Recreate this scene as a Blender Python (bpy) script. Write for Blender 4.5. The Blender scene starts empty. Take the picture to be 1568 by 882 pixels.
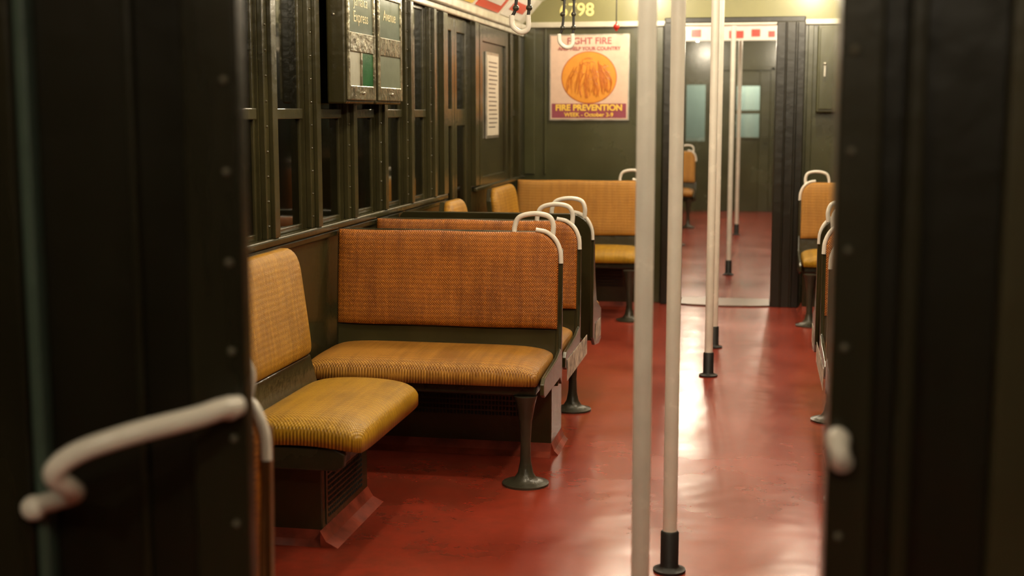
import bpy, bmesh, math, random
from mathutils import Vector, Matrix
random.seed(4)
scene = bpy.context.scene
scene.view_settings.view_transform = 'Standard'
CX = -0.25            # car centre line
HW = 1.51             # half width
XL, XR = CX-HW, CX+HW

# ------------------------------------------------------------ materials
def new_mat(name):
    m = bpy.data.materials.new(name); m.use_nodes = True
    nt = m.node_tree
    return m, nt, nt.nodes['Principled BSDF']

def paint(name, col, rough=0.35, var=0.25, scale=3.0, bump=0.15, bscale=25, spec=0.5, metal=0.0, streak=False, coat=0.0):
    m, nt, b = new_mat(name)
    N, L = nt.nodes, nt.links
    tc = N.new('ShaderNodeTexCoord')
    mp = N.new('ShaderNodeMapping')
    if streak: mp.inputs['Scale'].default_value = (4, 4, 0.5)
    L.new(tc.outputs['Object'], mp.inputs['Vector'])
    n1 = N.new('ShaderNodeTexNoise'); n1.inputs['Scale'].default_value = scale; n1.inputs['Detail'].default_value = 6
    L.new(mp.outputs[0], n1.inputs['Vector'])
    rmp = N.new('ShaderNodeValToRGB')
    rmp.color_ramp.elements[0].position = 0.3; rmp.color_ramp.elements[1].position = 0.7
    rmp.color_ramp.elements[0].color = tuple(c*(1-var) for c in col)+(1,)
    rmp.color_ramp.elements[1].color = tuple(min(1, c*(1+var)) for c in col)+(1,)
    L.new(n1.outputs['Fac'], rmp.inputs[0]); L.new(rmp.outputs[0], b.inputs['Base Color'])
    mr = N.new('ShaderNodeMapRange'); mr.inputs['To Min'].default_value = rough*0.75; mr.inputs['To Max'].default_value = min(1, rough*1.3)
    L.new(n1.outputs['Fac'], mr.inputs['Value']); L.new(mr.outputs[0], b.inputs['Roughness'])
    n2 = N.new('ShaderNodeTexNoise'); n2.inputs['Scale'].default_value = bscale; n2.inputs['Detail'].default_value = 3
    L.new(tc.outputs['Object'], n2.inputs['Vector'])
    bp = N.new('ShaderNodeBump'); bp.inputs['Strength'].default_value = bump; bp.inputs['Distance'].default_value = 0.01
    L.new(n2.outputs['Fac'], bp.inputs['Height']); L.new(bp.outputs[0], b.inputs['Normal'])
    b.inputs['Specular IOR Level'].default_value = spec
    b.inputs['Metallic'].default_value = metal
    b.inputs['Coat Weight'].default_value = coat
    return m

def rattan(name, col, dark, axes, k=700.0, rough=0.36):
    m, nt, b = new_mat(name)
    N, L = nt.nodes, nt.links
    tc = N.new('ShaderNodeTexCoord'); sp = N.new('ShaderNodeSeparateXYZ')
    wn = N.new('ShaderNodeTexNoise'); wn.inputs['Scale'].default_value = 9; L.new(tc.outputs['Object'], wn.inputs['Vector'])
    wm = N.new('ShaderNodeVectorMath'); wm.operation = 'MULTIPLY_ADD'; wm.inputs[1].default_value = (.012, .012, .012)
    L.new(wn.outputs['Color'], wm.inputs[0]); L.new(tc.outputs['Object'], wm.inputs[2])
    L.new(wm.outputs[0], sp.inputs[0])
    def sn(ax, kk):
        a = N.new('ShaderNodeMath'); a.operation = 'MULTIPLY'; a.inputs[1].default_value = kk
        L.new(sp.outputs[ax], a.inputs[0])
        s = N.new('ShaderNodeMath'); s.operation = 'SINE'; L.new(a.outputs[0], s.inputs[0])
        return s
    s1 = sn(axes[0], k); s2 = sn(axes[1], k*0.9)
    mu = N.new('ShaderNodeMath'); mu.operation = 'MULTIPLY'
    L.new(s1.outputs[0], mu.inputs[0]); L.new(s2.outputs[0], mu.inputs[1])
    s3 = sn(axes[1], k*0.45)
    ad = N.new('ShaderNodeMath'); ad.operation = 'MULTIPLY_ADD'; ad.inputs[1].default_value = 0.25
    L.new(s3.outputs[0], ad.inputs[0]); L.new(mu.outputs[0], ad.inputs[2])
    mr = N.new('ShaderNodeMapRange'); mr.inputs['From Min'].default_value = -0.95; mr.inputs['From Max'].default_value = 0.6
    mr.inputs['To Min'].default_value = 0.0
    L.new(ad.outputs[0], mr.inputs['Value'])
    mp = N.new('ShaderNodeMapping')
    sc = [1.6, 1.6, 1.6]; sc['XYZ'.index(axes[0])] = 34; mp.inputs['Scale'].default_value = sc
    L.new(tc.outputs['Object'], mp.inputs['Vector'])
    n1 = N.new('ShaderNodeTexNoise'); n1.inputs['Scale'].default_value = 1.2; n1.inputs['Detail'].default_value = 6; n1.inputs['Roughness'].default_value = .65
    L.new(mp.outputs[0], n1.inputs['Vector'])
    n3 = N.new('ShaderNodeTexNoise'); n3.inputs['Scale'].default_value = 4; n3.inputs['Detail'].default_value = 7; n3.inputs['Roughness'].default_value = .7
    L.new(tc.outputs['Object'], n3.inputs['Vector'])
    av = N.new('ShaderNodeMath'); av.operation = 'ADD'; L.new(n1.outputs['Fac'], av.inputs[0]); L.new(n3.outputs['Fac'], av.inputs[1])
    m2 = N.new('ShaderNodeMapRange'); m2.inputs['From Min'].default_value = 0.80; m2.inputs['From Max'].default_value = 1.14
    L.new(av.outputs[0], m2.inputs['Value'])
    mx = N.new('ShaderNodeMix'); mx.data_type = 'RGBA'
    mx.inputs['A'].default_value = tuple(c*0.42+d*0.35 for c, d in zip(col, dark))+(1,); mx.inputs['B'].default_value = tuple(col)+(1,)
    L.new(m2.outputs[0], mx.inputs['Factor'])
    mx2 = N.new('ShaderNodeMix'); mx2.data_type = 'RGBA'
    mx2.inputs['A'].default_value = tuple(dark)+(1,)
    L.new(mx.outputs['Result'], mx2.inputs['B'])
    L.new(mr.outputs[0], mx2.inputs['Factor'])
    L.new(mx2.outputs['Result'], b.inputs['Base Color'])
    b.inputs['Roughness'].default_value = rough
    b.inputs['Specular IOR Level'].default_value = 0.4
    bp = N.new('ShaderNodeBump'); bp.inputs['Strength'].default_value = 0.6; bp.inputs['Distance'].default_value = 0.002
    L.new(ad.outputs[0], bp.inputs['Height']); L.new(bp.outputs[0], b.inputs['Normal'])
    return m

GREEN = paint('olive_green_paint', (0.036, 0.031, 0.011), 0.22, 0.3, 3, 0.14, 30, spec=.65)
GREEN_D = paint('dark_green_paint', (0.022, 0.020, 0.009), 0.26, 0.3, 4, 0.15, 30)
GREEN_B = paint('bulkhead_green_paint', (0.052, 0.052, 0.021), 0.25, 0.2, 2.5, 0.12, 9, spec=.6)
GREEN_H = paint('header_lit_green', (0.18, 0.17, 0.07), 0.35, 0.1, 3, 0.05, 20)  # bulkhead green made lighter, nearby lamp light put into the colour
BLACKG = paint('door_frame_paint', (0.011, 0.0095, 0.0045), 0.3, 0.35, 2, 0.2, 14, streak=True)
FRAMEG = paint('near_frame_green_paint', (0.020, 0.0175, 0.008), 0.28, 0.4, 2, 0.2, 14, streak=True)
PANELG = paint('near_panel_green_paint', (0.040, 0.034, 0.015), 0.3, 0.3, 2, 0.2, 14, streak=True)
RIVET = paint('rivet_glint_paint', (0.10, 0.09, 0.06), 0.2, 0.2, 2, 0.1, 14)  # lighter than the frame, the rivets' glint is put into the colour
BROWN = paint('worn_brown_varnish', (0.13, 0.055, 0.016), 0.3, 0.3, 6, 0.15, 20)
WHITE = paint('white_enamel', (0.80, 0.76, 0.67), 0.25, 0.06, 12, 0.06, 60)
CREAM = paint('cream_ceiling_paint', (0.66, 0.62, 0.52), 0.35, 0.05, 3, 0.05, 20)
CORN = paint('cornice_enamel', (0.50, 0.47, 0.38), 0.22, 0.15, 10, 0.1, 20)
CASTIRON = paint('painted_cast_iron', (0.035, 0.032, 0.02), 0.3, 0.3, 8, 0.3, 40)
STEEL = paint('worn_steel', (0.42, 0.40, 0.34), 0.32, 0.2, 12, 0.15, 30, metal=0.8)
TEAL = paint('teal_guide_paint', (0.05, 0.075, 0.056), 0.35, 0.2, 5, 0.1, 20)
BLACK = paint('black_rubber', (0.012, 0.011, 0.01), 0.5, 0.2, 8, 0.1, 40)
PLATE = paint('worn_plate', (0.48, 0.44, 0.36), 0.5, 0.7, 28, 0.2, 60)
SLOT = paint('grille_slot_dark', (0.003, 0.003, 0.002), 0.8, 0.1, 8, 0.0, 40)
REDB = paint('red_curb_paint', (0.26, 0.04, 0.018), 0.4, 0.6, 9, 0.2, 25)
TILE = paint('station_tile', (0.3, 0.28, 0.22), 0.4, 0.2, 3, 0.1, 10)
R_BACK = rattan('rattan_back', (0.58, 0.195, 0.020), (0.19, 0.046, 0.006), ('X', 'Z'))
R_SEAT = rattan('rattan_seat', (0.60, 0.295, 0.045), (0.22, 0.08, 0.010), ('X', 'Y'), 560)
R_YEL = rattan('rattan_yellow', (0.60, 0.34, 0.022), (0.25, 0.12, 0.006), ('X', 'Y'), 560)
R_LBACK = rattan('rattan_side_back', (0.60, 0.315, 0.030), (0.28, 0.12, 0.010), ('Y', 'Z'))
R_BENCH = rattan('rattan_bench', (0.55, 0.28, 0.05), (0.34, 0.14, 0.02), ('X', 'Z'))

def floor_mat():
    m, nt, b = new_mat('red_floor_paint'); N, L = nt.nodes, nt.links
    tc = N.new('ShaderNodeTexCoord')
    n1 = N.new('ShaderNodeTexNoise'); n1.inputs['Scale'].default_value = 1.8; n1.inputs['Detail'].default_value = 7; n1.inputs['Roughness'].default_value = 0.6
    L.new(tc.outputs['Object'], n1.inputs['Vector'])
    r = N.new('ShaderNodeValToRGB'); e = r.color_ramp.elements
    e[0].position = 0.25; e[0].color = (0.19, 0.024, 0.012, 1); e[1].position = 0.75; e[1].color = (0.33, 0.042, 0.020, 1)
    L.new(n1.outputs['Fac'], r.inputs[0])
    n2 = N.new('ShaderNodeTexNoise'); n2.inputs['Scale'].default_value = 9; n2.inputs['Detail'].default_value = 8; n2.inputs['Roughness'].default_value = .7
    L.new(tc.outputs['Object'], n2.inputs['Vector'])
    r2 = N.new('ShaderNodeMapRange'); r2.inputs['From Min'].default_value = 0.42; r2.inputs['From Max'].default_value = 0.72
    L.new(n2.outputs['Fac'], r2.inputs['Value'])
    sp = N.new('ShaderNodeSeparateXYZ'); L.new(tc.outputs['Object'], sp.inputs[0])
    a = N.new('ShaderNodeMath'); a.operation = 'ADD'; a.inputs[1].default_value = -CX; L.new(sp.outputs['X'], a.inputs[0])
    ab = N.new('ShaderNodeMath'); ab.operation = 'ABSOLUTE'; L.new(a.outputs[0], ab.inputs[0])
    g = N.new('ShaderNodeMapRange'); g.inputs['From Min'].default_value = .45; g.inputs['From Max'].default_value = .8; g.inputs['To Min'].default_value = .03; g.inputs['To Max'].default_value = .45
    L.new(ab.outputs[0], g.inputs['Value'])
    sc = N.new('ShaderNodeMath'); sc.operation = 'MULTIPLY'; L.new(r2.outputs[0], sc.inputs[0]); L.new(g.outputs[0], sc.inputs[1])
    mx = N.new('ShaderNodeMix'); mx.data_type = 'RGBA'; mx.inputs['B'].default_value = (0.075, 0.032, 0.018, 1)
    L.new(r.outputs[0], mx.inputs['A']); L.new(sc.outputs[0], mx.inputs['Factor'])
    L.new(mx.outputs['Result'], b.inputs['Base Color'])
    mr = N.new('ShaderNodeMapRange'); mr.inputs['From Min'].default_value = .3; mr.inputs['From Max'].default_value = .7
    mr.inputs['To Min'].default_value = 0.19; mr.inputs['To Max'].default_value = 0.27
    L.new(n1.outputs['Fac'], mr.inputs['Value']); L.new(mr.outputs[0], b.inputs['Roughness'])
    b.inputs['Specular IOR Level'].default_value = .7
    n3 = N.new('ShaderNodeTexNoise'); n3.inputs['Scale'].default_value = 3.5; n3.inputs['Detail'].default_value = 2
    L.new(tc.outputs['Object'], n3.inputs['Vector'])
    bp = N.new('ShaderNodeBump'); bp.inputs['Strength'].default_value = 0.25; bp.inputs['Distance'].default_value = 0.02
    L.new(n3.outputs['Fac'], bp.inputs['Height']); L.new(bp.outputs[0], b.inputs['Normal'])
    return m
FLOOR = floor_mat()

def glass_mat(name, tint, gloss=0.35):
    m = bpy.data.materials.new(name); m.use_nodes = True; nt = m.node_tree; N, L = nt.nodes, nt.links
    for n in list(N): N.remove(n)
    o = N.new('ShaderNodeOutputMaterial'); t = N.new('ShaderNodeBsdfTransparent'); t.inputs[0].default_value = tint+(1,)
    g = N.new('ShaderNodeBsdfGlossy'); g.inputs['Roughness'].default_value = 0.06; g.inputs['Color'].default_value = (0.8, 0.8, 0.75, 1)
    f = N.new('ShaderNodeFresnel'); f.inputs[0].default_value = 1.5
    a = N.new('ShaderNodeMath'); a.operation = 'ADD'; a.inputs[1].default_value = gloss*0.3
    mx = N.new('ShaderNodeMixShader')
    L.new(f.outputs[0], a.inputs[0]); L.new(a.outputs[0], mx.inputs[0]); L.new(t.outputs[0], mx.inputs[1]); L.new(g.outputs[0], mx.inputs[2]); L.new(mx.outputs[0], o.inputs[0])
    return m
GLASS = glass_mat('window_glass', (0.6, 0.6, 0.5))
def emis(name, col, s):
    m, nt, b = new_mat(name); b.inputs['Base Color'].default_value = col+(1,)
    b.inputs['Emission Color'].default_value = col+(1,); b.inputs['Emission Strength'].default_value = s
    return m
BULB = emis('bulb_glow', (1.0, 0.88, 0.68), 12)
def flat(name, col, rough=0.35):
    return paint(name, col, rough, 0.06, 20, 0.02, 40)

# ------------------------------------------------------------ mesh helpers
def link(name, me, mat, parent=None, smooth=False, bevel=0.0, seg=2):
    ob = bpy.data.objects.new(name, me); scene.collection.objects.link(ob)
    if mat: me.materials.append(mat)
    if smooth:
        for p in me.polygons: p.use_smooth = True
    if bevel:
        md = ob.modifiers.new('bevel', 'BEVEL'); md.width = bevel; md.segments = seg; md.limit_method = 'ANGLE'
    if parent:
        ob.parent = parent
        ob.matrix_parent_inverse = Matrix.Translation(parent.location).inverted()
    return ob
def empty(name, loc):
    e = bpy.data.objects.new(name, None); e.empty_display_size = 0.1; e.location = loc
    scene.collection.objects.link(e); return e
class B:
    def __init__(s): s.bm = bmesh.new()
    def box(s, x0, x1, y0, y1, z0, z1):
        x0, x1 = sorted((x0, x1)); y0, y1 = sorted((y0, y1)); z0, z1 = sorted((z0, z1))
        v = [s.bm.verts.new(p) for p in [(x0,y0,z0),(x1,y0,z0),(x1,y1,z0),(x0,y1,z0),(x0,y0,z1),(x1,y0,z1),(x1,y1,z1),(x0,y1,z1)]]
        for f in [(3,2,1,0),(4,5,6,7),(0,1,5,4),(1,2,6,5),(2,3,7,6),(3,0,4,7)]: s.bm.faces.new([v[i] for i in f])
        return s
    def prism(s, pts, fn, d0, d1):
        a = [s.bm.verts.new(fn(p[0], p[1], d0)) for p in pts]; b = [s.bm.verts.new(fn(p[0], p[1], d1)) for p in pts]
        n = len(pts); s.bm.faces.new(a); s.bm.faces.new(b[::-1])
        for i in range(n): s.bm.faces.new([a[i], b[i], b[(i+1) % n], a[(i+1) % n]])
        return s
    def ball(s, c, r, sub=1):
        bmesh.ops.create_icosphere(s.bm, subdivisions=sub, radius=r, matrix=Matrix.Translation(c)); return s
    def lathe(s, cx, cy, prof, n=24):
        rings = [[s.bm.verts.new((cx+r*math.cos(2*math.pi*i/n), cy+r*math.sin(2*math.pi*i/n), z)) for i in range(n)] for r, z in prof]
        for a, b in zip(rings, rings[1:]):
            for i in range(n): s.bm.faces.new([a[i], a[(i+1) % n], b[(i+1) % n], b[i]])
        s.bm.faces.new(rings[0][::-1]); s.bm.faces.new(rings[-1]); return s
    def tube(s, pts, r, n=12, smooth=True):
        P = [Vector(p) for p in pts]
        if smooth and len(P) > 2:
            Q = []
            E = [P[0]*2-P[1]]+P+[P[-1]*2-P[-2]]
            for i in range(1, len(E)-2):
                for k in range(6):
                    t = k/6; a, b, c, d = E[i-1], E[i], E[i+1], E[i+2]
                    Q.append(0.5*((2*b)+(c-a)*t+(2*a-5*b+4*c-d)*t*t+(3*b-a-3*c+d)*t**3))
            Q.append(P[-1]); P = Q
        t0 = (P[1]-P[0]).normalized(); up = Vector((0, 0, 1)) if abs(t0.z) < 0.9 else Vector((1, 0, 0))
        nrm = t0.cross(up).normalized(); rings = []
        for i, p in enumerate(P):
            t = (P[min(i+1, len(P)-1)]-P[max(i-1, 0)]).normalized()
            nrm = (nrm-t*nrm.dot(t)).normalized(); bi = t.cross(nrm)
            rings.append([s.bm.verts.new(p+r*(math.cos(2*math.pi*j/n)*nrm+math.sin(2*math.pi*j/n)*bi)) for j in range(n)])
        for a, b in zip(rings, rings[1:]):
            for i in range(n): s.bm.faces.new([a[i], a[(i+1) % n], b[(i+1) % n], b[i]])
        s.bm.faces.new(rings[0][::-1]); s.bm.faces.new(rings[-1]); return s
    def build(s, name, mat, parent=None, smooth=False, bevel=0.0, seg=2):
        bmesh.ops.recalc_face_normals(s.bm, faces=s.bm.faces[:])
        me = bpy.data.meshes.new(name); s.bm.to_mesh(me); s.bm.free()
        ob = link(name, me, mat, parent, smooth, bevel, seg)
        if smooth:
            try: me.set_sharp_from_angle(angle=math.radians(50))
            except Exception: pass
        return ob
def puff(name, F, n, m, base, h, mat, parent, p=6, q=0.4):
    bm = bmesh.new()
    S = [math.sin(math.pi/2*(-1+2*i/n)) for i in range(n+1)]; T = [math.sin(math.pi/2*(-1+2*j/m)) for j in range(m+1)]
    top = [[bm.verts.new(F(s, t, base+h*max(0, (1-abs(s)**p)*(1-abs(t)**p))**q)) for t in T] for s in S]
    bot = [[bm.verts.new(F(s, t, 0)) for t in T] for s in S]
    for i in range(n):
        for j in range(m):
            bm.faces.new([top[i][j], top[i+1][j], top[i+1][j+1], top[i][j+1]])
            bm.faces.new([bot[i][j+1], bot[i+1][j+1], bot[i+1][j], bot[i][j]])
    ed = [(i, 0) for i in range(n)]+[(n, j) for j in range(m)]+[(i, m) for i in range(n, 0, -1)]+[(0, j) for j in range(m, 0, -1)]
    for k in range(len(ed)):
        a = ed[k]; c = ed[(k+1) % len(ed)]
        bm.faces.new([top[a[0]][a[1]], bot[a[0]][a[1]], bot[c[0]][c[1]], top[c[0]][c[1]]])
    bmesh.ops.recalc_face_normals(bm, faces=bm.faces[:])
    me = bpy.data.meshes.new(name); bm.to_mesh(me); bm.free()
    return link(name, me, mat, parent, True)
def text(name, body, loc, size, rot, mat, parent, align='CENTER', bold=0.0, sx=1.0):
    cu = bpy.data.curves.new(name, 'FONT'); cu.body = body; cu.size = size; cu.align_x = align; cu.align_y = 'CENTER'; cu.extrude = 0.0006; cu.offset = bold
    to = bpy.data.objects.new('tmp', cu); scene.collection.objects.link(to)
    dg = bpy.context.evaluated_depsgraph_get(); me = bpy.data.meshes.new_from_object(to.evaluated_get(dg))
    bpy.data.objects.remove(to)
    me.transform(Matrix.Translation(loc) @ rot.to_4x4() @ Matrix.Diagonal((sx, 1, 1, 1)))
    me.materials.clear()
    return link(name, me, mat, parent)
R_FRONT = Matrix.Rotation(math.pi/2, 3, 'X')
R_SIDE = Matrix.Rotation(math.pi/2, 3, 'Z') @ Matrix.Rotation(math.pi/2, 3, 'X')

# ------------------------------------------------------------ shell
YB, YF, YP, YN = -1.5, 19.0, 9.72, 1.58
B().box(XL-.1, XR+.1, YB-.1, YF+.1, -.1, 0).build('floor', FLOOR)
prof = [(-1.51, 2.05), (-1.36, 2.22), (-1.02, 2.4), (-.5, 2.47), (0, 2.49), (.5, 2.47), (1.02, 2.4), (1.36, 2.22), (1.51, 2.05), (1.6, 2.1), (1.6, 2.65), (-1.6, 2.65), (-1.6, 2.1)]
B().prism([(CX+a, b) for a, b in prof], lambda a, b, d: (a, d, b), YB-.1, YF+.1).build('ceiling', CREAM)

win = [2.20+.48*k for k in range(10)]
for side, sg in (('left', 1), ('right', -1)):
    def X(d): return XL+d if sg == 1 else XR-d     # d = distance inside from wall face
    w = B()
    w.box(X(-.1), X(0), YB, 7.24, 0, .94).box(X(-.1), X(0), 7.95, YF, 0, .94)
    w.box(X(-.1), X(0), YB, YF, 1.97, 2.12)
    ops = [(y, y+.32) for y in win]+[(7.24, 7.95), (9.2, 9.42)]+[(10.5+1.0*k, 11.2+1.0*k) for k in range(8)]
    c = YB
    for a, b_ in ops:
        w.box(X(-.1), X(0), c, a, .94, 1.97); c = b_
    w.box(X(-.1), X(0), c, YF, .94, 1.97)
    w.build('wall_'+side, GREEN)
    t = B()
    t.box(X(0), X(.035), 1.7, 7.2, .925, .955).box(X(0), X(.02), 1.7, 7.2, .895, .925)
    t.box(X(0), X(.03), 7.99, 9.69, .915, .945)
    t.build('trim_sill_'+side, GREEN, bevel=.009, seg=3)
    t = B().box(X(0), X(.045), 1.7, 9.69, 2.0, 2.05).box(X(0), X(.022), 1.7, 9.69, 1.965, 2.0)
    t.build('trim_cornice_'+side, CORN, bevel=.008)
    t = B()
    for y in [1.72]+[q+.32 for q in win]:
        a, b_ = y+.0, y+.16
        t.box(X(0), X(.02), a+.012, b_-.012, .955, 1.96).box(X(.02), X(.036), a+.055, b_-.055, .955, 1.96)
        for z in [1.0+.09*k for k in range(11)]:
            for yy in (a+.032, b_-.032): t.ball((X(.02), yy, z), .0065)
    t.box(X(0), X(.03), 7.13, 7.23, .955, 1.96).box(X(0), X(.03), 7.96, 8.06, .955, 1.96)
    t.box(X(0), X(.018), 8.14, 8.22, .945, 1.96).box(X(0), X(.018), 9.0, 9.08, .945, 1.96).box(X(0), X(.018), 8.22, 9.0, 1.86, 1.96).box(X(0), X(.018), 8.22, 9.0, .945, 1.0)
    t.box(X(0), X(.03), 9.12, 9.19, .945, 1.96).box(X(0), X(.03), 9.43, 9.5, .945, 1.96)
    t.build('trim_pilasters_'+side, GREEN, bevel=.005)
    k = 0
    for a, b_ in ops:
        if abs(a-7.24) < .01: continue
        k += 1
        f = B()
        e = .018
        f.box(X(-.05), X(-.01), a, a+e, .94, 1.97).box(X(-.05), X(-.01), b_-e, b_, .94, 1.97)
        f.box(X(-.05), X(-.01), a+e, b_-e, .94, .975).box(X(-.05), X(-.01), a+e, b_-e, 1.945, 1.97)
        f.box(X(-.05), X(0.004), a+e, b_-e, 1.385, 1.425)
        fo = f.build('window_%d' % (k+(50 if sg < 0 else 0)), GREEN, bevel=.003)
        B().box(X(-.024), X(-.02), a+e, b_-e, .975, 1.945).build('glass', GLASS, fo)
    d = B(); ya, yb = 7.24, 7.95; ym = (ya+yb)/2
    for p, q in ((ya, ym-.004), (ym+.004, yb)):
        for u0, u1 in ((p, p+.06), (q-.06, q)): d.box(X(-.07), X(-.02), u0, u1, 0, 1.97)
        for z0, z1 in ((0, .82), (1.33, 1.43), (1.88, 1.97)): d.box(X(-.07), X(-.02), p+.06, q-.06, z0, z1)
        d.box(X(-.07), X(-.012), p+.06, q-.06, .8, .84)
    do = d.build('door_'+('1' if sg > 0 else '2'), GREEN, bevel=.004)
    B().box(X(-.04), X(-.035), ya+.06, yb-.06, .82, 1.9).build('glass', GLASS, do)

n = empty('framed_notice', (XL+.02, 8.55, 1.6))
B().box(XL+.001, XL+.014, 8.36, 8.76, 1.24, 1.80).build('frame', STEEL, n, bevel=.003)
B().box(XL+.014, XL+.017, 8.38, 8.74, 1.26, 1.78).build('paper', flat('notice_paper', (.6, .56, .46)), n)
ink = flat('notice_ink', (.12, .11, .1))
bb = B()
for z in [1.73-.028*i for i in range(16)]: bb.box(XL+.017, XL+.018, 8.42, 8.70-random.random()*.08, z, z+.008)
bb.build('printed_lines', ink, n)

# outside station
B().box(XL-1.5, XL-1.4, -1, 22, -.1, 3).build('station_wall_left', TILE)
B().box(XR+1.4, XR+1.5, -1, 22, -.1, 3).build('station_wall_right', TILE)
B().box(XL-1.4, XR+1.4, 20.4, 20.5, -.1, 3).build('station_wall_end', flat('station_blue_tile', (.55, .62, .62)))
cols = B()
for i, y in enumerate((7.0, 8.4, 9.9, 11.4, 13.0, 16)): cols.box(XL-1.0, XL-.8, y, y+.22, -.1, 3)
cols.build('station_columns_cream', flat('column_cream', (.6, .57, .45)))
B().box(XL-1.33, XL-1.28, 12.2, 15.6, -.1, 2.2).build('orange_reflection_board', flat('reflection_orange', (.8, .26, .04)))  # added board, its orange stands in for a reflection in the door pane
darkp = B()
for y in (8.9, 10.2, 11.6): darkp.box(XL-1.36, XL-1.3, y, y+.55, -.1, 2.3)
darkp.build('station_doors_dark', GREEN_D)

# ------------------------------------------------------------ bulkhead with far doorway
DL, DR, DT = -.56, .10, 2.05
b = B(); b.box(XL, DL-.14, YP, YP+.08, 0, 2.05).box(DR+.2, XR, YP, YP+.08, 0, 2.05)
b.build('wall_bulkhead', GREEN_B)
b = B().box(XL, XR, YP-.0, YP+.08, 2.05, 2.49).build('wall_bulkhead_header', GREEN_H)
B().box(XL+.04, XR-.04, YP-.035, YP, 2.03, 2.07).build('trim_header', CORN, bevel=.006)
t = B().box(XL+.02, XL+.1, YP-.02, YP, .95, 2.03).box(XL+.17, XL+.185, YP-.012, YP, .95, 2.03).box(DL-.2, DL-.15, YP-.02, YP, 0, 2.03).box(DR+.22, DR+.26, YP-.02, YP, 0, 2.03)
t.build('trim_bulkhead', GREEN_B, bevel=.004)
fr = B().box(DL-.14, DL, YP-.1, YP+.16, 0, DT).box(DR, DR+.2, YP-.1, YP+.16, 0, DT).box(DL-.14, DR+.2, YP-.04, YP+.16, DT, DT+.04)
fr.box(DR+.06, DR+.075, YP-.12, YP-.1, 0, DT).box(DR+.13, DR+.15, YP-.115, YP-.1, 0, DT)
fr.build('door_frame_bulkhead', BLACKG, bevel=.006)
pts = [(DL+.002, YP+.25), (DL+.002, YP-.1)]+[(DL+(DR-DL)*i/10, YP-.1-.05*math.sin(math.pi*i/10)) for i in range(1, 10)]+[(DR-.002, YP-.1), (DR-.002, YP+.25)]
B().prism(pts, lambda a, b, d: (a, b, d), 0, .012).build('door_threshold', paint('threshold_steel', (.16, .10, .075), .3, .3, 6, .1, 30, metal=.4), bevel=.003)
text('car_number_sign', '6798', (-1.35, YP-.004, 2.155), .13, R_FRONT, flat('number_gold', (.75, .66, .25)), None, bold=.002)

po = empty('fire_prevention_poster', (-1.253, YP-.02, 1.66))
px0, px1, pz0, pz1 = -1.54, -.966, 1.36, 1.97; pc = (px0+px1)/2
B().box(px0-.012, px1+.012, YP-.014, YP, pz0-.012, pz1+.012).build('frame', STEEL, po, bevel=.003)
B().box(px0, px1, YP-.018, YP-.014, pz0, pz1).build('paper', flat('poster_pink', (.68, .49, .38), .18), po)
B().box(px0+.01, px1-.01, YP-.02, YP-.018, pz0+.01, pz0+.115).build('band', flat('poster_plum', (.28, .07, .10), .2), po)
B().prism([(pc+.2*math.cos(a*math.pi/24), 1.665+.185*math.sin(a*math.pi/24)) for a in range(48)], lambda a, b, d: (a, d, b), YP-.02, YP-.018).build('sun_disc', flat('poster_orange', (.70, .29, .045), .2), po)
mb = B()
for i in range(60):
    a = random.uniform(-1, 1); x = pc+a*.165; z0 = 1.52+abs(a)*.06+random.uniform(-.02, .03); top = z0+.1+.18*random.random()*(1-abs(a)*.6)
    mb.tube([(x, YP-.0205, z0), (x+random.uniform(-.02, .02), YP-.0205, (z0+top)/2), (x*.7+pc*.3, YP-.0205, top)], random.choice((.0015, .0025, .0035)), 6)
for i in range(22):
    x = pc+random.uniform(-.17, .17); z = 1.665+random.uniform(-.06, .14)
    if (x-pc)**2+(z-1.665)**2 < .15**2: mb.tube([(x-.025, YP-.0205, z), (x, YP-.0205, z+.012), (x+.025, YP-.0205, z)], .002, 6)
mb.build('flame_drawing', flat('poster_brown', (.48, .14, .02), .3), po)
B().prism([(pc+.207*math.cos(a*math.pi/24), 1.665+.192*math.sin(a*math.pi/24)) for a in range(48)], lambda a, b, d: (a, d, b), YP-.0188, YP-.018).build('disc_rim', flat('poster_rim', (.45, .12, .03), .3), po)
ptx = flat('poster_text_plum', (.36, .10, .10)); pty = flat('poster_text_yellow', (.85, .55, .08))
text('title', 'FIGHT FIRE', (pc, YP-.02, 1.93), .068, R_FRONT, ptx, po, bold=.001)
text('subtitle', 'AND HELP YOUR COUNTRY', (pc, YP-.02, 1.875), .036, R_FRONT, ptx, po, bold=.001)
text('headline', 'FIRE PREVENTION', (pc, YP-.022, 1.443), .062, R_FRONT, pty, po, bold=.0025)
text('footer', 'WEEK - October 3-9', (pc, YP-.022, 1.392), .042, R_FRONT, pty, po, bold=.001)

ec = empty('electrical_cabinet', (.54, YP-.05, 1.7))
B().box(.385, .72, YP-.09, YP, 1.41, 2.02).build('cabinet_body', GREEN_B, ec, bevel=.008)
B().box(.40, .705, YP-.1, YP-.09, 1.43, 2.0).build('cabinet_door', GREEN_B, ec, bevel=.006)
B().box(.43, .445, YP-.12, YP-.1, 1.66, 1.74).ball((.4375, YP-.12, 1.75), .012, 2).build('latch', STEEL, ec, bevel=.002)

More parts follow.
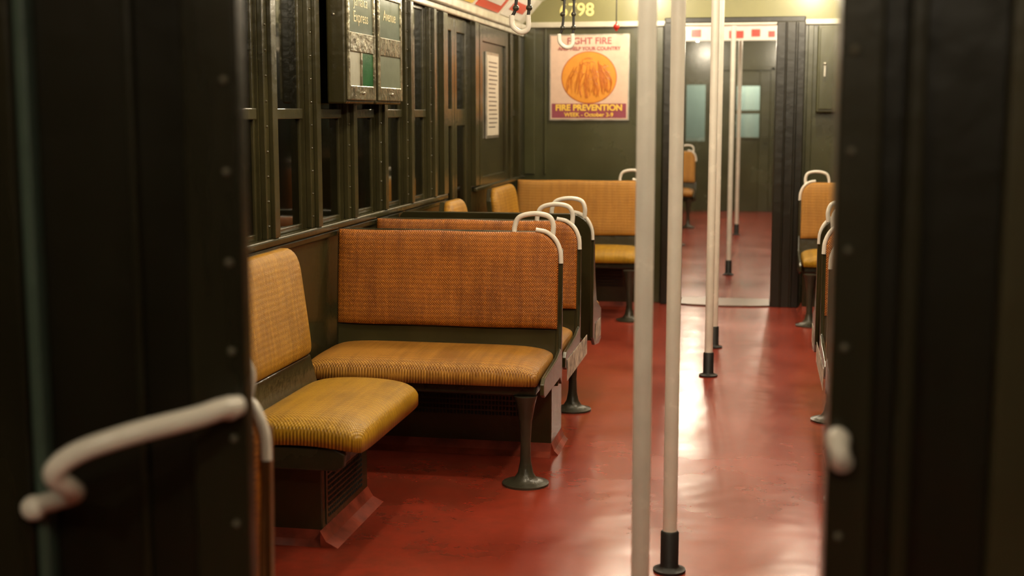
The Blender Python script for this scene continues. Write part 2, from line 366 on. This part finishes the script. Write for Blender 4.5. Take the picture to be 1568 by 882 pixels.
# far end wall with door (second car)
b = B(); b.box(XL, -1.05, YF, YF+.06, 0, 2.49).box(-.78, -.55, YF, YF+.06, 0, 2.49).box(.13, XR, YF, YF+.06, 0, 2.49).box(-.55, .13, YF, YF+.06, 1.99, 2.49).box(-1.05, -.78, YF, YF+.06, 0, 1.0).box(-1.05, -.78, YF, YF+.06, 1.8, 2.49)
b.build('wall_far_end', GREEN_B)
d = B(); d.box(-.55, -.34, YF, YF+.05, 0, 1.99).box(-.02, .13, YF, YF+.05, 0, 1.99).box(-.34, -.02, YF, YF+.05, 0, 1.05).box(-.34, -.02, YF, YF+.05, 1.39, 1.44).box(-.34, -.02, YF, YF+.05, 1.8, 1.99)
d.box(-.36, 0, YF-.015, YF, 1.03, 1.06).box(-.36, 0, YF-.015, YF, 1.78, 1.81).box(-.36, -.34, YF-.015, YF, 1.06, 1.78).box(-.02, 0, YF-.015, YF, 1.06, 1.78).box(.05, .09, YF-.04, YF, .98, 1.1)
do = d.build('door_3', GREEN_B, bevel=.005)
B().box(-.34, -.02, YF+.02, YF+.025, 1.05, 1.8).build('glass', GLASS, do)
B().box(-1.05, -.78, YF+.02, YF+.025, 1.0, 1.8).build('window_40', GLASS)
B().box(-.6, -.55, YF-.03, YF, 0, 2.04).box(.13, .18, YF-.03, YF, 0, 2.04).box(-.6, .18, YF-.03, YF, 2.0, 2.05).build('trim_far_door', GREEN_B, bevel=.005)
ad = empty('overhead_advert_panel', (CX, 14, 2.2))
B().box(CX-.75, CX+.75, 14, 14.03, 2.15, 2.42).build('board', flat('advert_white', (.75, .72, .65)), ad, bevel=.004)
rb = flat('advert_red', (.5, .07, .05))
bb = B()
for x in [CX-.7+.2*i for i in range(7)]: bb.box(x+random.uniform(0, .04), x+.06+random.uniform(0, .1), 13.995, 14, 2.17+random.uniform(0, .03), 2.24+random.uniform(0, .04))
bb.box(CX-.72, CX+.72, 13.995, 14, 2.3, 2.41); bb.build('red_print', rb, ad)

# ------------------------------------------------------------ foreground doorway
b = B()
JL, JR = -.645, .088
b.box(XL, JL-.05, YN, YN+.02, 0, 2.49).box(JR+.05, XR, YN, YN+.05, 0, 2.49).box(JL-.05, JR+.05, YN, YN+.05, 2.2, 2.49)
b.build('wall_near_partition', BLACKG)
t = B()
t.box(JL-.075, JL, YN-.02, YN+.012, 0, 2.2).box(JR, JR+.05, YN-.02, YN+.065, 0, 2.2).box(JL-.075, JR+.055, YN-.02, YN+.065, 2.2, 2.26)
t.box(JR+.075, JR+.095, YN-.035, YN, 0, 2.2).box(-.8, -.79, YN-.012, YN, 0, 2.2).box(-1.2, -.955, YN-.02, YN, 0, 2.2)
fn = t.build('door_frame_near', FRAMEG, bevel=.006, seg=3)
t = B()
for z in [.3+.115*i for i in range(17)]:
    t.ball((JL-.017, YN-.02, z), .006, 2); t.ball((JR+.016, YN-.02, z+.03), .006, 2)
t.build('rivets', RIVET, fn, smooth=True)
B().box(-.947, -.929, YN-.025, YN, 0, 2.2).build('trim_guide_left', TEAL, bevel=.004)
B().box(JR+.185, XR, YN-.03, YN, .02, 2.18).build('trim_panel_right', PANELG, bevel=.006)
h = empty('grab_handle', (-.8, 1.5, 1.0))
B().tube([(-.654, 1.555, 1.035), (-.664, 1.525, 1.037), (-.690, 1.50, 1.03), (-.749, 1.45, 1.019), (-.808, 1.425, .999), (-.838, 1.42, .973), (-.836, 1.45, .946), (-.86, 1.5, .922), (-.94, 1.553, .887)], .0135, 16).build('tube', WHITE, h, smooth=True)
B().ball((-.659, 1.54, 1.035), .016, 2).ball((-.94, 1.54, .887), .018, 2).build('end_sockets', WHITE, h, smooth=True)
h = empty('grab_handle', (.1, 1.55, 1.0))
B().tube([(.099, 1.555, 1.030), (.099, 1.54, 1.026), (.101, 1.53, 1.014), (.103, 1.54, 1.004), (.104, 1.555, 1.0)], .012, 14).build('tube', WHITE, h, smooth=True)
B().ball((.099, 1.543, 1.028), .015, 2).ball((.104, 1.543, 1.002), .014, 2).build('end_sockets', WHITE, h, smooth=True)
B().box(XL-.1, XR+.1, YB-.1, YB, 0, 2.6).build('wall_back', BLACKG)

# ------------------------------------------------------------ seats
def leg_prof(h): return [(.09, 0), (.09, .008), (.07, .014), (.045, .022), (.03, .045), (.021, .09), (.019, h*.45), (.024, h*.7), (.036, h*.9), (.045, h)]
def end_outline(W, zb, zt, r, e=0.0, leftcorner=0.02):
    pts = [(W, zb), (W, zt+e-leftcorner), (W-leftcorner, zt+e)]
    for i in range(0, 10):
        a = math.pi/2*(i/9); pts.append((r-(r+e)*math.sin(a), zt-r+(r+e)*math.cos(a)))
    pts.append((-e, zb)); return pts
def cross_seat(Y0, side=1, f=1, W=.945, box=True, leg=(.06, .42), plate=None, backmat=None, deep_end=False, seatmat=None, shift=0.0, bd=.30, shell=None):
    shell = shell or GREEN
    xa = CX-.54-shift if side == 1 else CX+.54+shift
    mp = lambda u, v, z: (xa-side*u, Y0-f*v, z)
    e = empty('subway_bench_seat', mp(W/2, .1, 0))
    lean = lambda z: -.10*(z-.5)
    zb, zt, r = .535, .925, .10
    def F(s, t, d):
        z = zb+(zt-zb)*(s+1)/2
        um = 0.004 if z < zt-r else r-math.sqrt(max(0, r*r-(z-(zt-r))**2))+.004
        um2 = W-.010
        u = um+(um2-um)*(t+1)/2
        return mp(u, lean(z)+d+.003*math.sin(u*9)*(1-s*s), z+.0015*math.sin(u*14))
    puff('back_cushion', F, 22, 30, .014, .026, backmat or R_BACK, e, 8, .4)
    o = end_outline(W, .30, zt, r, .003)
    B().prism(o, lambda a, b, d: mp(a, lean(b)+d, b), -.03, 0).build('back_shell', shell, e, bevel=.004)
    B().prism([(.01, .42), (W-.01, .42), (W-.01, .53), (.01, .53)], lambda a, b, d: mp(a, lean(b)+d, b), 0, .008).build('lower_panel', GREEN, e, bevel=.002)
    pr = [(-.05, .93-.13), (-.055, .86), (-.03, .82), (-.02, .55), (.0, .45), (.10, .43), (.40, .41), (.43, .39), (.43, .35), (.40, .335), (.02, .335), (-.03, .30)]
    if deep_end: pr = [(-.02, .86), (.02, .80), (.05, .6), (.12, .48), (.3, .42), (.3, .26), (.22, .25), (.05, .27), (-.03, .32)]
    B().prism(pr, lambda a, b, d: mp(d, a, b), -.012, .004).build('end_frame', shell, e, bevel=.003)
    def G(s, t, d):
        u = W/2+(W/2-.008)*s*(1-.02*abs(t)**6); v = .235+.225*t*(1-.05*abs(s)**8)
        return mp(u, v, .385+d+(.012 if t < 0 else .012*(1-t*t)))
    puff('seat_cushion', G, 30, 18, .03, .05, seatmat or R_SEAT, e, 7, .42)
    B().box(*sorted((mp(.02, 0, 0)[0], mp(W-.02, 0, 0)[0])), *sorted((mp(0, .02, 0)[1], mp(0, .43, 0)[1])), .345, .385).build('seat_pan', GREEN_D, e, bevel=.008)
    lp = mp(leg[0], leg[1], 0); B().lathe(lp[0], lp[1], leg_prof(.345)).build('leg', CASTIRON, e, smooth=True)
    hd = B().tube([mp(.19, -.045, .905), mp(.19, -.05, .945), mp(.17, -.05, .985), mp(.11, -.05, 1.0), mp(.05, -.05, .99), mp(.03, -.05, .955), mp(.032, -.045, .905)], .0105, 12)
    hd.tube([mp(.10, -.04, .935), mp(.055, -.04, .925), mp(.018, -.036, .895), mp(-.002, -.033, .85), mp(-.006, -.03, .80)], .0095, 12)
    hd.build('handle', WHITE, e, smooth=True)
    if plate:
        v0, v1, z0, z1 = plate
        p = B().box(*sorted((mp(-.0145, 0, 0)[0], mp(-.0125, 0, 0)[0])), *sorted((mp(0, v0, 0)[1], mp(0, v1, 0)[1])), z0, z1)
        p.build('number_plate', PLATE, e)
    if box:
        x0, x1 = sorted((mp(.03, 0, 0)[0], mp(W, 0, 0)[0])); y0, y1 = sorted((mp(0, -.02, 0)[1], mp(0, -bd, 0)[1]))
        B().box(x0, x1, y0, y1, 0, .36).build('heater_box', GREEN, e, bevel=.006)
        yf = mp(0, -.02, 0)[1]; g = B()
        for i in range(36):
            for j in range(6):
                ux = mp(.17+.015*i, 0, 0)[0]; g.box(ux-.0045, ux+.0045, yf-f*.003, yf+f*.001, .16+.022*j, .174+.022*j)
        g.build('grille_slots', SLOT, e)
        g = B().prism([(0, 0), (.05, 0), (.02, .018), (0, .05)], lambda a, b, d: (d, yf-f*a, b), x0, x1)
        xo = mp(.03, 0, 0)[0]; g.prism([(0, 0), (.05, 0), (.02, .018), (0, .05)], lambda a, b, d: (xo+side*a*.6, d, b), y0, y1)
        g.build('curb', REDB, e)
    return e
def side_seat(y0, y1, side=1, heater=True):
    ym, hl = (y0+y1)/2, (y1-y0)/2
    X = lambda d: XL+d if side == 1 else XR-d
    e = empty('subway_side_seat', (X(.3), ym, 0))
    zb, zt, r = .545, .935, .09
    def F(s, t, d):
        z = zb+(zt-zb)*(s+1)/2
        c = 0 if z < zt-r else r-math.sqrt(max(0, r*r-(z-(zt-r))**2))
        y = ym+(hl-.01-c)*t
        return (X(.16-.13*(z-.5)+d), y, z)
    puff('back_cushion', F, 20, 22, .015, .035, R_LBACK, e, 8, .4)
    def o(a, b, d): return (X(.15-.13*(b-.5)+d), a, b)
    B().prism([(y0, .40), (y1, .40), (y1, .86), (y1-.07, .93), (y0+.07, .93), (y0, .86)], o, -.02, .01).build('back_shell', GREEN, e, bevel=.004)
    B().prism([(.17, .36), (.26, .37), (.20, .44), (.175, .54), (.15, .54), (.15, .36)], lambda a, b, d: (X(a), d, b), y0+.01, y1-.01).build('lower_panel', GREEN, e, bevel=.004)
    def G(s, t, d):
        v = .385+.205*t*(1-.04*abs(s)**8); y = ym+(hl-.005)*s*(1-.06*abs(t)**8 if t > 0 else 1)
        return (X(v), y, .375+d+(.02*(1-t*t)))
    puff('seat_cushion', G, 26, 20, .035, .05, R_YEL, e, 7, .42)
    pr = [(.14, .46), (.18, .42), (.24, .385), (.50, .385), (.535, .37), (.53, .33), (.50, .315), (.14, .315)]
    B().prism(pr, lambda a, b, d: (X(a), d, b), y0+.012, y0+.035).prism(pr, lambda a, b, d: (X(a), d, b), y1-.035, y1-.012).build('end_brackets', GREEN_D, e, bevel=.004)
    B().box(X(.15), X(.53), y0+.03, y1-.03, .335, .378).build('seat_pan', GREEN_D, e, bevel=.006)
    if heater:
        ya = y0+.24; yb = y1+.0
        B().box(X(.004), X(.38), ya, yb, 0, .335).build('heater_box', GREEN, e, bevel=.005)
        B().box(X(.38), X(.384), ya+.03, yb-.03, .06, .31).build('grille_plate', GREEN, e, bevel=.0015)
        g = B()
        for i in range(21):
            for j in range(12):
                yy = ya+.055+.018*i; g.box(X(.383), X(.3855), yy-.005, yy+.005, .08+.0185*j, .09+.0185*j)
        g.build('grille_slots', SLOT, e)
        g = B()
        g.prism([(0, 0), (.06, 0), (.02, .02), (0, .055)], lambda a, b, d: (X(.38+a), d, b), ya-.03, yb)
        g.prism([(0, 0), (.03, 0), (.012, .02), (0, .05)], lambda a, b, d: (d, ya-a, b), *sorted((X(.004), X(.38))))
        g.build('curb', REDB, e)
    else:
        B().box(X(.02), X(.35), y0+.1, y1-.05, 0, .335).build('heater_box', GREEN, e, bevel=.005)
    return e
for sd in (1, -1):
    side_seat(3.72, 4.46, sd)
    cross_seat(5.2, sd)
    cross_seat(5.76, sd, box=False, leg=(.06, -.30), plate=(-.25, .39, .285, .375))
    cross_seat(6.28, sd, f=-1, box=False, leg=(.42, .25), plate=(.06, .27, .285, .375), deep_end=True)
    side_seat(6.76, 7.18, sd, False)
    side_seat(8.0, 8.72, sd, False)
    cross_seat(9.33, sd, box=True, bd=.24, leg=(.06, .52), backmat=R_BENCH, seatmat=R_YEL)
    cross_seat(2.10, sd, f=1, box=False, shift=.06, W=.87, shell=BROWN)
    cross_seat(10.75, sd, box=False); cross_seat(16.6, sd, box=False, backmat=R_BENCH); cross_seat(13.6, sd, f=-1, box=False)

# ------------------------------------------------------------ poles
for y in (2.98, 3.92, 7.0, 7.88, 11.5, 15.3):
    x = CX+(-.004 if y < 3 else .006)
    e = empty('grab_pole', (x, y, 0))
    B().lathe(x, y, [(.0215, .02), (.0215, 2.47)], 24).build('tube', WHITE, e, smooth=True)
    B().lathe(x, y, [(.05, 0), (.05, .008), (.032, .014), (.028, .02), (.028, .125), (.024, .13)], 24).build('base_socket', BLACK, e, smooth=True)
    B().lathe(x, y, [(.03, 2.43), (.03, 2.45), (.05, 2.47), (.05, 2.485)], 24).build('ceiling_socket', WHITE, e, smooth=True)

# ------------------------------------------------------------ roll sign boxes
gt = flat('sign_glass_teal', (.10, .13, .10), .15); gg = flat('sign_green', (.015, .10, .03), .15); gc = flat('sign_cream', (.42, .42, .34), .15); gd = flat('sign_grey', (.16, .18, .13), .12)
brushed = paint('sign_face_enamel', (.20, .18, .11), .22, .5, 14, .35, 30, metal=.6)
for (y0, y1, kind) in ((5.10, 5.50, 0), (5.53, 5.93, 1)):
    e = empty('roll_sign_box', (XL+.07, (y0+y1)/2, 1.7)); xf = XL+.115
    B().box(XL+.037, xf, y0, y1, 1.445, 1.96).build('case', GREEN, e, bevel=.008)
    f = B(); f.box(xf, xf+.012, y0+.01, y0+.035, 1.46, 1.95).box(xf, xf+.012, y1-.035, y1-.01, 1.46, 1.95).box(xf, xf+.012, y0+.035, y1-.035, 1.655, 1.735).box(xf, xf+.012, y0+.035, y1-.035, 1.46, 1.52).box(xf, xf+.012, y0+.035, y1-.035, 1.9, 1.95)
    f.build('face_frame', brushed, e, bevel=.004)
    B().box(xf, xf+.006, y0+.035, y1-.035, 1.735, 1.9).build('upper_glass', gt, e)
    if kind == 0:
        B().box(xf, xf+.006, y0+.035, y0+.18, 1.52, 1.655).build('left_roll', gc, e)
        B().box(xf, xf+.006, y0+.20, y1-.035, 1.52, 1.655).build('right_roll', gg, e)
        B().box(xf, xf+.012, y0+.18, y0+.20, 1.52, 1.655).build('divider', brushed, e)
    else:
        B().box(xf, xf+.006, y0+.035, y1-.035, 1.52, 1.655).build('lower_glass', gd, e)
    text('lettering', 'Jamaica\nExpress' if kind == 0 else 'Avenue', (xf+.0065, (y0+y1)/2, 1.83), .065, R_SIDE, flat('sign_letter', (.5, .42, .18)), e)
    B().ball((xf+.014, (y0+y1)/2, 1.49), .008, 2).ball((XL+.07, y0-.002, 1.8), .006, 2).build('knobs', STEEL, e, smooth=True)

# ------------------------------------------------------------ hand straps and cove adverts
for sd in (1, -1):
    for y in (3.6, 5.5, 6.83):
        x = CX-sd*.76; e = empty('hand_strap', (x, y, 2.1)); D = -.055
        B().tube([(x, y, 2.45), (x+.004, y, 2.2), (x-.01, y, 1.93+D), (x-.03, y, 1.86+D)], .007, 8).tube([(x+.05, y, 2.45), (x+.05, y, 2.2), (x+.045, y, 1.93+D), (x+.04, y, 1.86+D)], .007, 8).build('hanger_rods', BLACK, e, smooth=True)
        bb = B()
        for z in (1.9, 1.97, 2.05): bb.ball((x-.012, y, z+D), .014, 2); bb.ball((x+.045, y, z+D), .014, 2)
        bb.build('swivels', CASTIRON, e, smooth=True)
        B().tube([(x-.03, y, 1.87+D), (x-.025, y, 1.825+D), (x+.01, y, 1.80+D), (x+.04, y, 1.815+D), (x+.04, y, 1.87+D)], .011, 10).build('grip', WHITE, e, smooth=True)
    cc = [(.6, .08, .05), (.75, .72, .65), (.08, .18, .4), (.7, .5, .1)]
    for i in range(9):
        y = 2.4+.8*i; a = (CX-sd*1.495, 2.075); b_ = (CX-sd*1.375, 2.212)
        nx, nz = sd*.012, -.012
        e = empty('cove_advert', (a[0], y+.35, 2.14))
        B().prism([a, b_, (b_[0]+nx*.7, b_[1]+nz*.7), (a[0]+nx*.7, a[1]+nz*.7)], lambda p, q, d: (p, d, q), y, y+.7).build('card', flat('advert_card', cc[(i+1) % 4]), e)
        m1 = (a[0]*.7+b_[0]*.3+nx*.8, a[1]*.7+b_[1]*.3+nz*.8); m2 = (a[0]*.3+b_[0]*.7+nx*.8, a[1]*.3+b_[1]*.7+nz*.8)
        B().prism([m1, m2, (m2[0]+nx*.1, m2[1]+nz*.1), (m1[0]+nx*.1, m1[1]+nz*.1)], lambda p, q, d: (p, d, q), y+.1, y+.6).build('print', flat('advert_print', cc[(i*3) % 4]), e)
e = empty('emergency_cord', (-1.0, 9.2, 2.2))
B().tube([(-1.0, 9.2, 2.45), (-1.0, 9.2, 2.02)], .004, 8, False).build('cord', BLACK, e)
B().ball((-1.0, 9.2, 2.0), .022, 2).lathe(-1.0, 9.2, [(.006, 1.97), (.012, 1.98), (.006, 2.03)], 12).build('handle_knob', flat('red_knob', (.6, .03, .02)), e, smooth=True)

# ------------------------------------------------------------ lamps
def lamp(x, y, p, z=2.40):
    e = empty('ceiling_lamp', (x, y, z))
    B().lathe(x, y, [(.03, z+.0), (.05, z+.03), (.055, z+.075)], 20).build('socket', WHITE, e, smooth=True)
    B().ball((x, y, z-.02), .035, 3).build('bulb', BULB, e, smooth=True)
    l = bpy.data.lights.new('lamp_light', 'POINT'); l.energy = p; l.color = (1.0, .86, .64); l.shadow_soft_size = .045
    o = bpy.data.objects.new('lamp_light', l); o.location = (x, y, z-.11); scene.collection.objects.link(o)
    o.parent = e; o.matrix_parent_inverse = Matrix.Translation(e.location).inverted()
for y in (2.6, 4.3, 6.0, 7.7, 9.2):
    for s in (-1, 1): lamp(CX+s*.6, y, 27 if y < 9 else 29)
for y in (10.8, 13.2, 15.6, 17.8):
    for s in (-1, 1): lamp(CX+s*.6, y, 30)
for s in (-1, 1): lamp(CX+s*.55, -.4, 24)
def plight(name, loc, p, col, r=.15):
    l = bpy.data.lights.new(name, 'POINT'); l.energy = p; l.color = col; l.shadow_soft_size = r
    o = bpy.data.objects.new(name, l); o.location = loc; scene.collection.objects.link(o)
for y in (6.6, 9.2, 11.0, 12.6, 14.6): plight('outside_fill_light', (XL-.45, y, 2.75), 90, (1, .88, .66))  # added lights, kept out of view, brighten what the side windows show
plight('outside_fill_light', (-.2, 19.7, 2.4), 240, (.88, .96, 1))  # added unseen light, brightens the wall behind the far door panes
w = bpy.data.worlds.new('world'); scene.world = w; w.use_nodes = True
w.node_tree.nodes['Background'].inputs[0].default_value = (.02, .018, .015, 1); w.node_tree.nodes['Background'].inputs[1].default_value = .3

# ------------------------------------------------------------ camera
cd = bpy.data.cameras.new('camera'); cam = bpy.data.objects.new('camera', cd); scene.collection.objects.link(cam)
cam.location = (0, 0, 1.41)
cam.rotation_euler = Vector((-.1839, .9739, -.1333)).to_track_quat('-Z', 'Y').to_euler()
cd.lens = 45.9; cd.sensor_width = 36; cd.clip_start = .02
cd.dof.use_dof = True; cd.dof.focus_distance = 5.1; cd.dof.aperture_fstop = 2.8
scene.camera = cam
